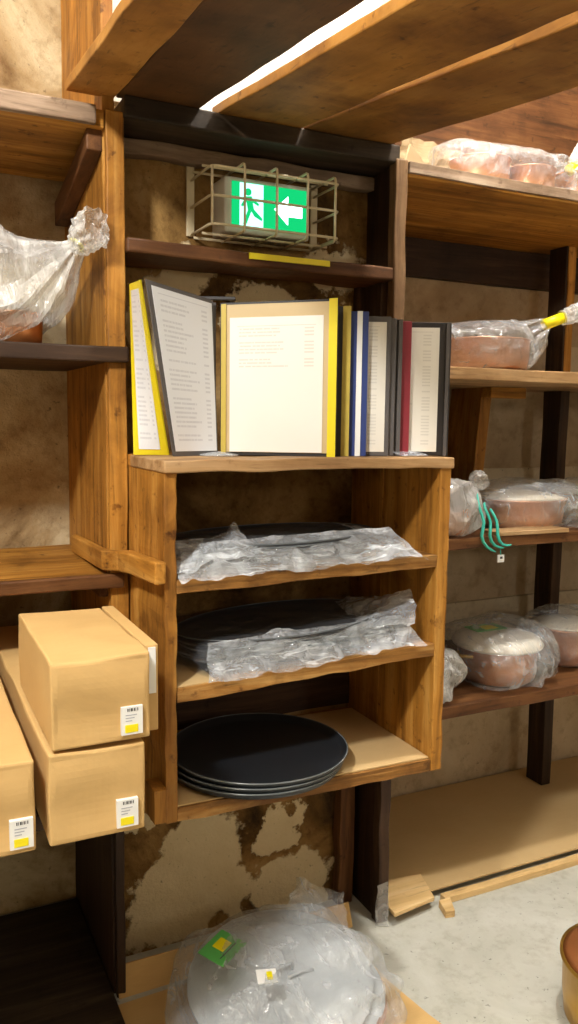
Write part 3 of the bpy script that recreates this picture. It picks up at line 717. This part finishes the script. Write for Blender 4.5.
tag(bag('b', '', [(1.872, 2.02, 2.12), (1.92, 2.01, 2.125), (2.0, 2.0, 2.13), (2.08, 2.0, 2.12)], [(.03, .03), (.105, .06), (.12, .065), (.03, .03)], 17, .012, 'film_m', ground=2.0675).build('plastic_bag', 'film', None), 'milky bag with copper pan cut off by the right photo edge, top shelf', 'bag')
tag(MB().tube([(2.05, 2.04, 2.175), (2.06, 2.05, 2.24), (2.065, 2.04, 2.30), (2.075, 2.03, 2.36), (2.085, 2.03, 2.41)], .012, 8).build('teal_strap', 'teal', None, smooth=True), 'teal strap at the right photo edge above the top shelf bags', 'strap')
tag(B(1.50, 3.2, 2.34, 2.36, 2.068, 2.66, jit=.003, n=20).build('wooden_board', 'brown_x', None, .002), 'reddish brown board standing behind the bags on the top right shelf', 'board')
tag(flap((1.42, 2.24, 2.072), (2.12, 2.24, 2.072), (1.48, 2.27, 2.30), (2.12, 2.26, 2.235), 8, .02).build('cardboard_sheet', 'card3', None, solid=.003), 'crumpled brown paper sheet behind the bags on the top right shelf', 'paper')

# --- right, second shelf
pan('wide copper pan in the bag with yellow taped neck, second right shelf', (1.595, 1.985, 1.5585), .140, .088, 'copper_p', None, False)
bg = thing('plastic_bag', 'clear bag of copper pans with yellow taped neck, second right shelf', 'bag', (1.58, 1.95, 1.558))
bag('b', '', [(1.38, 1.99, 1.60), (1.46, 1.985, 1.618), (1.58, 1.985, 1.625), (1.68, 1.98, 1.628), (1.738, 1.955, 1.655), (1.765, 1.925, 1.688), (1.780, 1.911, 1.702)],
    [(.03, .03), (.13, .06), (.165, .068), (.155, .068), (.09, .055), (.030, .030), (.014, .014)], 23, .012, 'film', ground=1.558).build('bag_body', 'film', bg)
mb = MB(); mb.tube([(1.765, 1.912, 1.697), (1.832, 1.90, 1.722)], .0165, 14); mb.build('tie', 'yellow', bg, smooth=True)['label'] = 'yellow tape'
bag('n', '', [(1.825, 1.90, 1.719), (1.88, 1.89, 1.738), (1.96, 1.88, 1.765), (2.03, 1.87, 1.785)], [(.013, .013), (.024, .022), (.034, .032), (.05, .04)], 9, .012, 'film_m').build('bag_neck', 'film_m', bg)

# --- right, third shelf
pan('copper pan in the small bag beside the cabinet, third right shelf', (1.44, 1.93, 1.0835), .075, .07, 'copper', None, False)
bg = thing('plastic_bag', 'small milky bag with teal strap ties beside the cabinet, third right shelf', 'bag', (1.45, 1.92, 1.083))
bag('b', '', [(1.33, 1.94, 1.13), (1.38, 1.93, 1.15), (1.455, 1.92, 1.165), (1.50, 1.915, 1.20), (1.525, 1.91, 1.225)], [(.02, .02), (.085, .06), (.09, .085), (.05, .05), (.012, .012)], 31, .014, 'film_m', ground=1.083).build('bag_body', 'film_m', bg)
bag('n', '', [(1.52, 1.91, 1.222), (1.535, 1.905, 1.235), (1.555, 1.90, 1.243)], [(.012, .012), (.024, .022), (.022, .022)], 3, .01, 'film_m').build('bag_neck', 'film_m', bg)
for q, (dx, dz) in enumerate(((0, 0), (.028, .012), (.055, .02))):
    P = [(1.50+dx, 1.86, 1.21-q*.03), (1.478+dx*.7, 1.83, 1.170), (1.500+dx*.8, 1.815, 1.125), (1.470+dx*1.1, 1.808, 1.090), (1.495+dx, 1.806, 1.055), (1.535+dx, 1.806, 1.04+dz)]
    MB().tube(P, [.003, .005, .0045, .006, .005, .003], 8).build('strap', 'teal', bg, smooth=True, sub=1)['label'] = 'teal strap'
MB().tube([(1.545, 1.8055, 1.050), (1.5465, 1.8045, 1.030)], .0015, 6).build('tag_string', 'teal', bg)
B(1.535, 1.558, 1.803, 1.806, 1.012, 1.033).build('tag', 'label', bg)['label'] = 'white tag'
B(1.543, 1.551, 1.8015, 1.8032, 1.022, 1.028).build('tag_mark', 'ink', bg)
pan('wide shallow copper pan with pale lid wrapped in plastic, third right shelf', (1.79, 2.03, 1.0835), .150, .088, 'copper_p', 'paper', True)
tag(bag('b', '', [(1.60, 2.03, 1.12), (1.65, 2.02, 1.145), (1.77, 2.02, 1.150), (1.89, 2.02, 1.150), (1.96, 2.02, 1.14), (1.985, 2.02, 1.11)], [(.05, .02), (.15, .06), (.18, .070), (.175, .068), (.12, .05), (.03, .02)], 37, .012, 'film', ground=1.083).build('plastic_bag', 'film', None), 'clear plastic bag wrapping the wide shallow pan, third right shelf', 'bag')
pan('copper pan partly cut off by the right photo edge, third right shelf', (2.13, 2.06, 1.0835), .12, .09, 'copper', 'paper', False)
tag(bag('b', '', [(1.995, 2.06, 1.13), (2.04, 2.06, 1.14), (2.13, 2.06, 1.145), (2.25, 2.06, 1.14)], [(.03, .02), (.10, .055), (.145, .068), (.03, .03)], 39, .01, 'film', ground=1.083).build('plastic_bag', 'film', None), 'clear plastic bag cut off by the right photo edge, third right shelf', 'bag')

# --- right, fourth shelf
pan('pale wrapped small pot right beside the cabinet, fourth right shelf', (1.40, 1.93, .5985), .065, .10, 'lidgrey', None, False)
tag(bag('b', '', [(1.31, 1.94, .64), (1.34, 1.93, .655), (1.405, 1.92, .665), (1.455, 1.915, .655), (1.475, 1.91, .63)], [(.02, .02), (.075, .055), (.085, .075), (.06, .06), (.02, .02)], 41, .012, 'film_m', ground=.598).build('plastic_bag', 'film_m', None), 'small milky bag peeking out beside the cabinet, fourth right shelf', 'bag')
p = pan('deep copper pot topped with white paper and a green label, fourth right shelf', (1.715, 2.0, .5985), .125, .125, 'copper', None, True, name='copper_pot')
mb = MB(); c = (1.715, 2.0, .5985); mb.lathe([(0, .141), (.09, .140), (.130, .133), (.143, .115), (.140, .108), (.128, .130), (0, .134)], c, 48, rot=None)
mb.build('paper_cover', 'paper', p, smooth=True)['label'] = 'white paper cover'
B(1.66, 1.78, 2.03, 2.10, .7405, .7435).build('label', 'greenlab', p)['label'] = 'green label'
B(1.70, 1.75, 2.04, 2.08, .7432, .7450).build('label_patch', 'yellow', p)['label'] = 'yellow patch'
tag(bag('b', '', [(1.545, 2.0, .66), (1.585, 2.0, .675), (1.70, 1.995, .685), (1.80, 1.99, .68), (1.865, 1.97, .645), (1.90, 1.95, .615)], [(.05, .03), (.15, .075), (.175, .090), (.165, .088), (.12, .05), (.06, .014)], 43, .014, 'film', ground=.598).build('plastic_bag', 'film', None), 'clear crinkled bag around the deep pot, fourth right shelf', 'bag')
pan('copper pot at the right photo edge, fourth right shelf', (2.06, 2.06, .5985), .115, .125, 'copper_p', 'paper', False, name='copper_pot')
tag(bag('b', '', [(1.93, 2.06, .66), (1.97, 2.06, .675), (2.06, 2.05, .685), (2.16, 2.05, .68), (2.20, 2.05, .65)], [(.04, .03), (.12, .07), (.145, .088), (.11, .07), (.03, .03)], 47, .012, 'film', ground=.598).build('plastic_bag', 'film', None), 'clear bag around the pot at the right photo edge, fourth right shelf', 'bag')

# ------------------------------------------------------------------ floor things
sheet('cardboard_sheet', [(1.235, 1.865, .022), (3.0, 1.865, .022), (3.0, 2.42, .022), (1.235, 2.42, .022)], .005, 'card2', 'large cardboard sheet on the floor under the right shelving')
tag(B(1.41, 3.0, 1.822, 1.850, .0, .020, jit=.002, n=20).build('wooden_batten', 'ply', None, .002), 'long thin pale batten along the front of the floor sheet', 'batten')
tag(MB().prism([(1.216, 1.795, .0285), (1.365, 1.815, .0285), (1.40, 1.935, .0285), (1.225, 1.96, .0285)], (0, 0, .012)).build('plywood_offcut', 'ply', None, .002), 'square plywood offcut lying on the floor by the right post', 'board')
tag(MB().prism([(1.370, 1.768, 0), (1.398, 1.762, 0), (1.425, 1.820, 0), (1.385, 1.822, 0)], (0, 0, .022)).build('wooden_stick', 'ply', None, .002), 'short wooden stick end poking out in front of the batten', 'stick')
# uprights below the cabinet
tag(B(1.120, 1.168, 1.945, 1.983, 0, .55, jit=.006, n=20, seed=4, freq=10).build('wooden_post', 'brown_z', None, .004), 'brown board standing against the wall below the cabinet', 'post')
tag(flap((1.165, 1.82, .004), (1.20, 1.80, .004), (1.17, 1.82, .125), (1.198, 1.805, .135), 5, .008, 14, 8).build('plastic_strip', 'film_m', None), 'crumpled white plastic strip at the foot of the right post', 'plastic')
# cardboard on the floor in front of the wall
def lean(x0, x1, ya, yb, h, m, lab, name='cardboard_strip'):
    mb = MB(); mb.prism([(x0, ya, .0), (x1, ya+.01, .0), (x1, yb+.01, h*.85), (x0, yb, h)], (0, .004, 0)); return tag(mb.build(name, m), lab, 'cardboard')
lean(.448, 1.11, 1.835, 1.86, .07, 'card', 'cardboard strip standing on edge along the bottom of the wall')
sheet('cardboard_sheet', [(.40, 1.81, .001), (.62, 1.35, .001), (1.14, 1.30, .001), (1.10, 1.47, .001), (1.075, 1.62, .001), (1.07, 1.83, .001)], .004, 'card', 'tan cardboard sheet on the floor under the big plastic bag')
tag(B(-1.4, .438, 1.50, 2.29, .0, .012, jit=.002, n=10).build('floor_shade_board', 'dirt_shade', None, .003), 'dark board added for the shade on the floor under the left shelving', 'board')  # added nearly black so the floor below the shelves looks shaded
# big bag of lids
def disc_lid(lab, c, r, rot, mat='lidgrey'):
    t = thing('pan_lid', lab, 'lid', c, 'lids in the floor bag')
    mb = MB(); mb.lathe([(0, .018), (r*.55, .016), (r*.86, .011), (r*.9, .004), (r, .004), (r*1.01, .001), (r, -.001), (r*.9, 0), (0, .012)], c, 64, rot=rot); mb.build('lid_plate', mat, t, smooth=True)
    a = rot @ Vector((-.03, 0, .017))+Vector(c); b = rot @ Vector((.03, 0, .017))+Vector(c); u = rot @ Vector((0, 0, .03))
    mb = MB(); mb.tube([a, a+u*.8, (a+b)/2+u, b+u*.8, b], .0045, 8); mb.build('handle', mat, t, smooth=True)
    return t
rx = Matrix.Rotation(R(9), 3, 'X') @ Matrix.Rotation(R(-4), 3, 'Y')
pan('large shallow copper pan at the bottom of the big floor bag', (.80, 1.545, .008), .185, .085, 'copper_p', None, False)
disc_lid('upper round grey lid in the big bag on the floor', (.760, 1.580, .126), .212, rx)
disc_lid('lower round grey lid in the big bag, resting on the copper pan', (.80, 1.56, .104), .195, Matrix.Rotation(R(6), 3, 'X'))
bg = thing('plastic_bag', 'big clear plastic bag of grey lids and copper on the floor', 'bag', (.79, 1.56, .006))
bag('b', '', [(.500, 1.60, .07), (.545, 1.59, .085), (.64, 1.58, .098), (.80, 1.565, .105), (.91, 1.56, .100), (.965, 1.565, .085), (.99, 1.57, .085)],
    [(.06, .02), (.17, .070), (.225, .096), (.235, .100), (.20, .090), (.13, .06), (.03, .03)], 53, .016, 'film_f', ground=.006, n=96).build('bag_body', 'film_f', bg)
flap((.84, 1.72, .17), (.97, 1.65, .13), (.91, 1.78, .235), (1.0, 1.72, .18), 15, .03).build('bag_mouth', 'film_f', bg)
rg = Matrix.Rotation(R(8), 3, 'X') @ Matrix.Rotation(R(32), 3, 'Z')
def card_at(c, w, h, rot, name, m, par, th=.002, d=(0, 0, 0)):
    mb = MB(); c = Vector(c)+rot @ Vector(d)
    mb.prism([c+rot @ Vector((a*w/2, b*h/2, 0)) for a, b in ((-1, -1), (1, -1), (1, 1), (-1, 1))], rot @ Vector((0, 0, th))); return mb.build(name, m, par)
q = thing('product_card', 'green printed card with yellow patch on the big floor bag', 'card', (.635, 1.66, .19))
card_at((.640, 1.640, .200), .090, .072, rg, 'card_sheet', 'greenlab', q)
card_at((.640, 1.640, .200), .034, .030, rg, 'card_patch', 'yellow', q, .002, (.006, .006, .0015))['label'] = 'yellow patch'
for k in range(3): card_at((.640, 1.640, .200), .060, .003, rg, 'print_line', 'ink', q, .0012, (0, -.016-.005*k, .0012)) if k < 1 else None
q = thing('label_tag', 'white tag with yellow mark on the big floor bag', 'tag', (.70, 1.50, .20))
rg2 = Matrix.Rotation(R(6), 3, 'X') @ Matrix.Rotation(R(-16), 3, 'Z')
card_at((.690, 1.503, .205), .044, .040, rg2, 'tag_sheet', 'label', q)
card_at((.690, 1.503, .205), .012, .022, rg2, 'tag_mark', 'yellow', q, .002, (.006, 0, .0015))['label'] = 'yellow mark'
# pot at bottom right
pan('brassy pot with copper lid standing alone on the concrete floor, right photo edge', (1.520, 1.255, 0.0005), .155, .155, 'brass', 'copper', False, name='copper_pot')

# ------------------------------------------------------------------ light and camera
def lamp(name, loc, w, col, rad):
    l = bpy.data.lights.new(name, 'POINT'); l.energy = w; l.color = col; l.shadow_soft_size = rad
    o = bpy.data.objects.new(name, l); C.objects.link(o); o.location = loc; return o
lamp('ceiling_lamp', (-.60, .45, 2.66), 190, (1, .975, .92), .10)
lamp('bay_fill_far', (2.4, -1.9, 1.95), 30, (1, .96, .89), .12)  # unseen low fill light, added to brighten the right bay walls
lamp('ceiling_lamp_over_shelves', (1.40, 1.28, 3.35), 160, (1, .97, .91), .08)
w = bpy.data.worlds.new('World'); SC.world = w; w.use_nodes = True
w.node_tree.nodes['Background'].inputs[0].default_value = (1, .93, .85, 1); w.node_tree.nodes['Background'].inputs[1].default_value = .03
cam = bpy.data.cameras.new('Camera'); co = bpy.data.objects.new('Camera', cam); C.objects.link(co)
cam.sensor_fit = 'VERTICAL'; cam.sensor_height = 24; cam.lens = 819/1024*24; cam.clip_start = .02
a, p, r = R(25.9), R(-6.5), R(.7)
F = Vector((math.sin(a)*math.cos(p), math.cos(a)*math.cos(p), math.sin(p))); Rt = Vector((math.cos(a), -math.sin(a), 0)); U = Rt.cross(F)
R2 = Rt*math.cos(r)+U*math.sin(r); U2 = U*math.cos(r)-Rt*math.sin(r)
mt = Matrix((R2, U2, -F)).transposed().to_4x4(); mt.translation = (0, 0, 1.41); co.matrix_world = mt
SC.camera = co
vs = SC.view_settings; vs.view_transform = 'Standard'; vs.look = 'None'; vs.gamma = 1; vs.use_curve_mapping = False; vs.exposure = .18
SC.display_settings.display_device = 'sRGB'
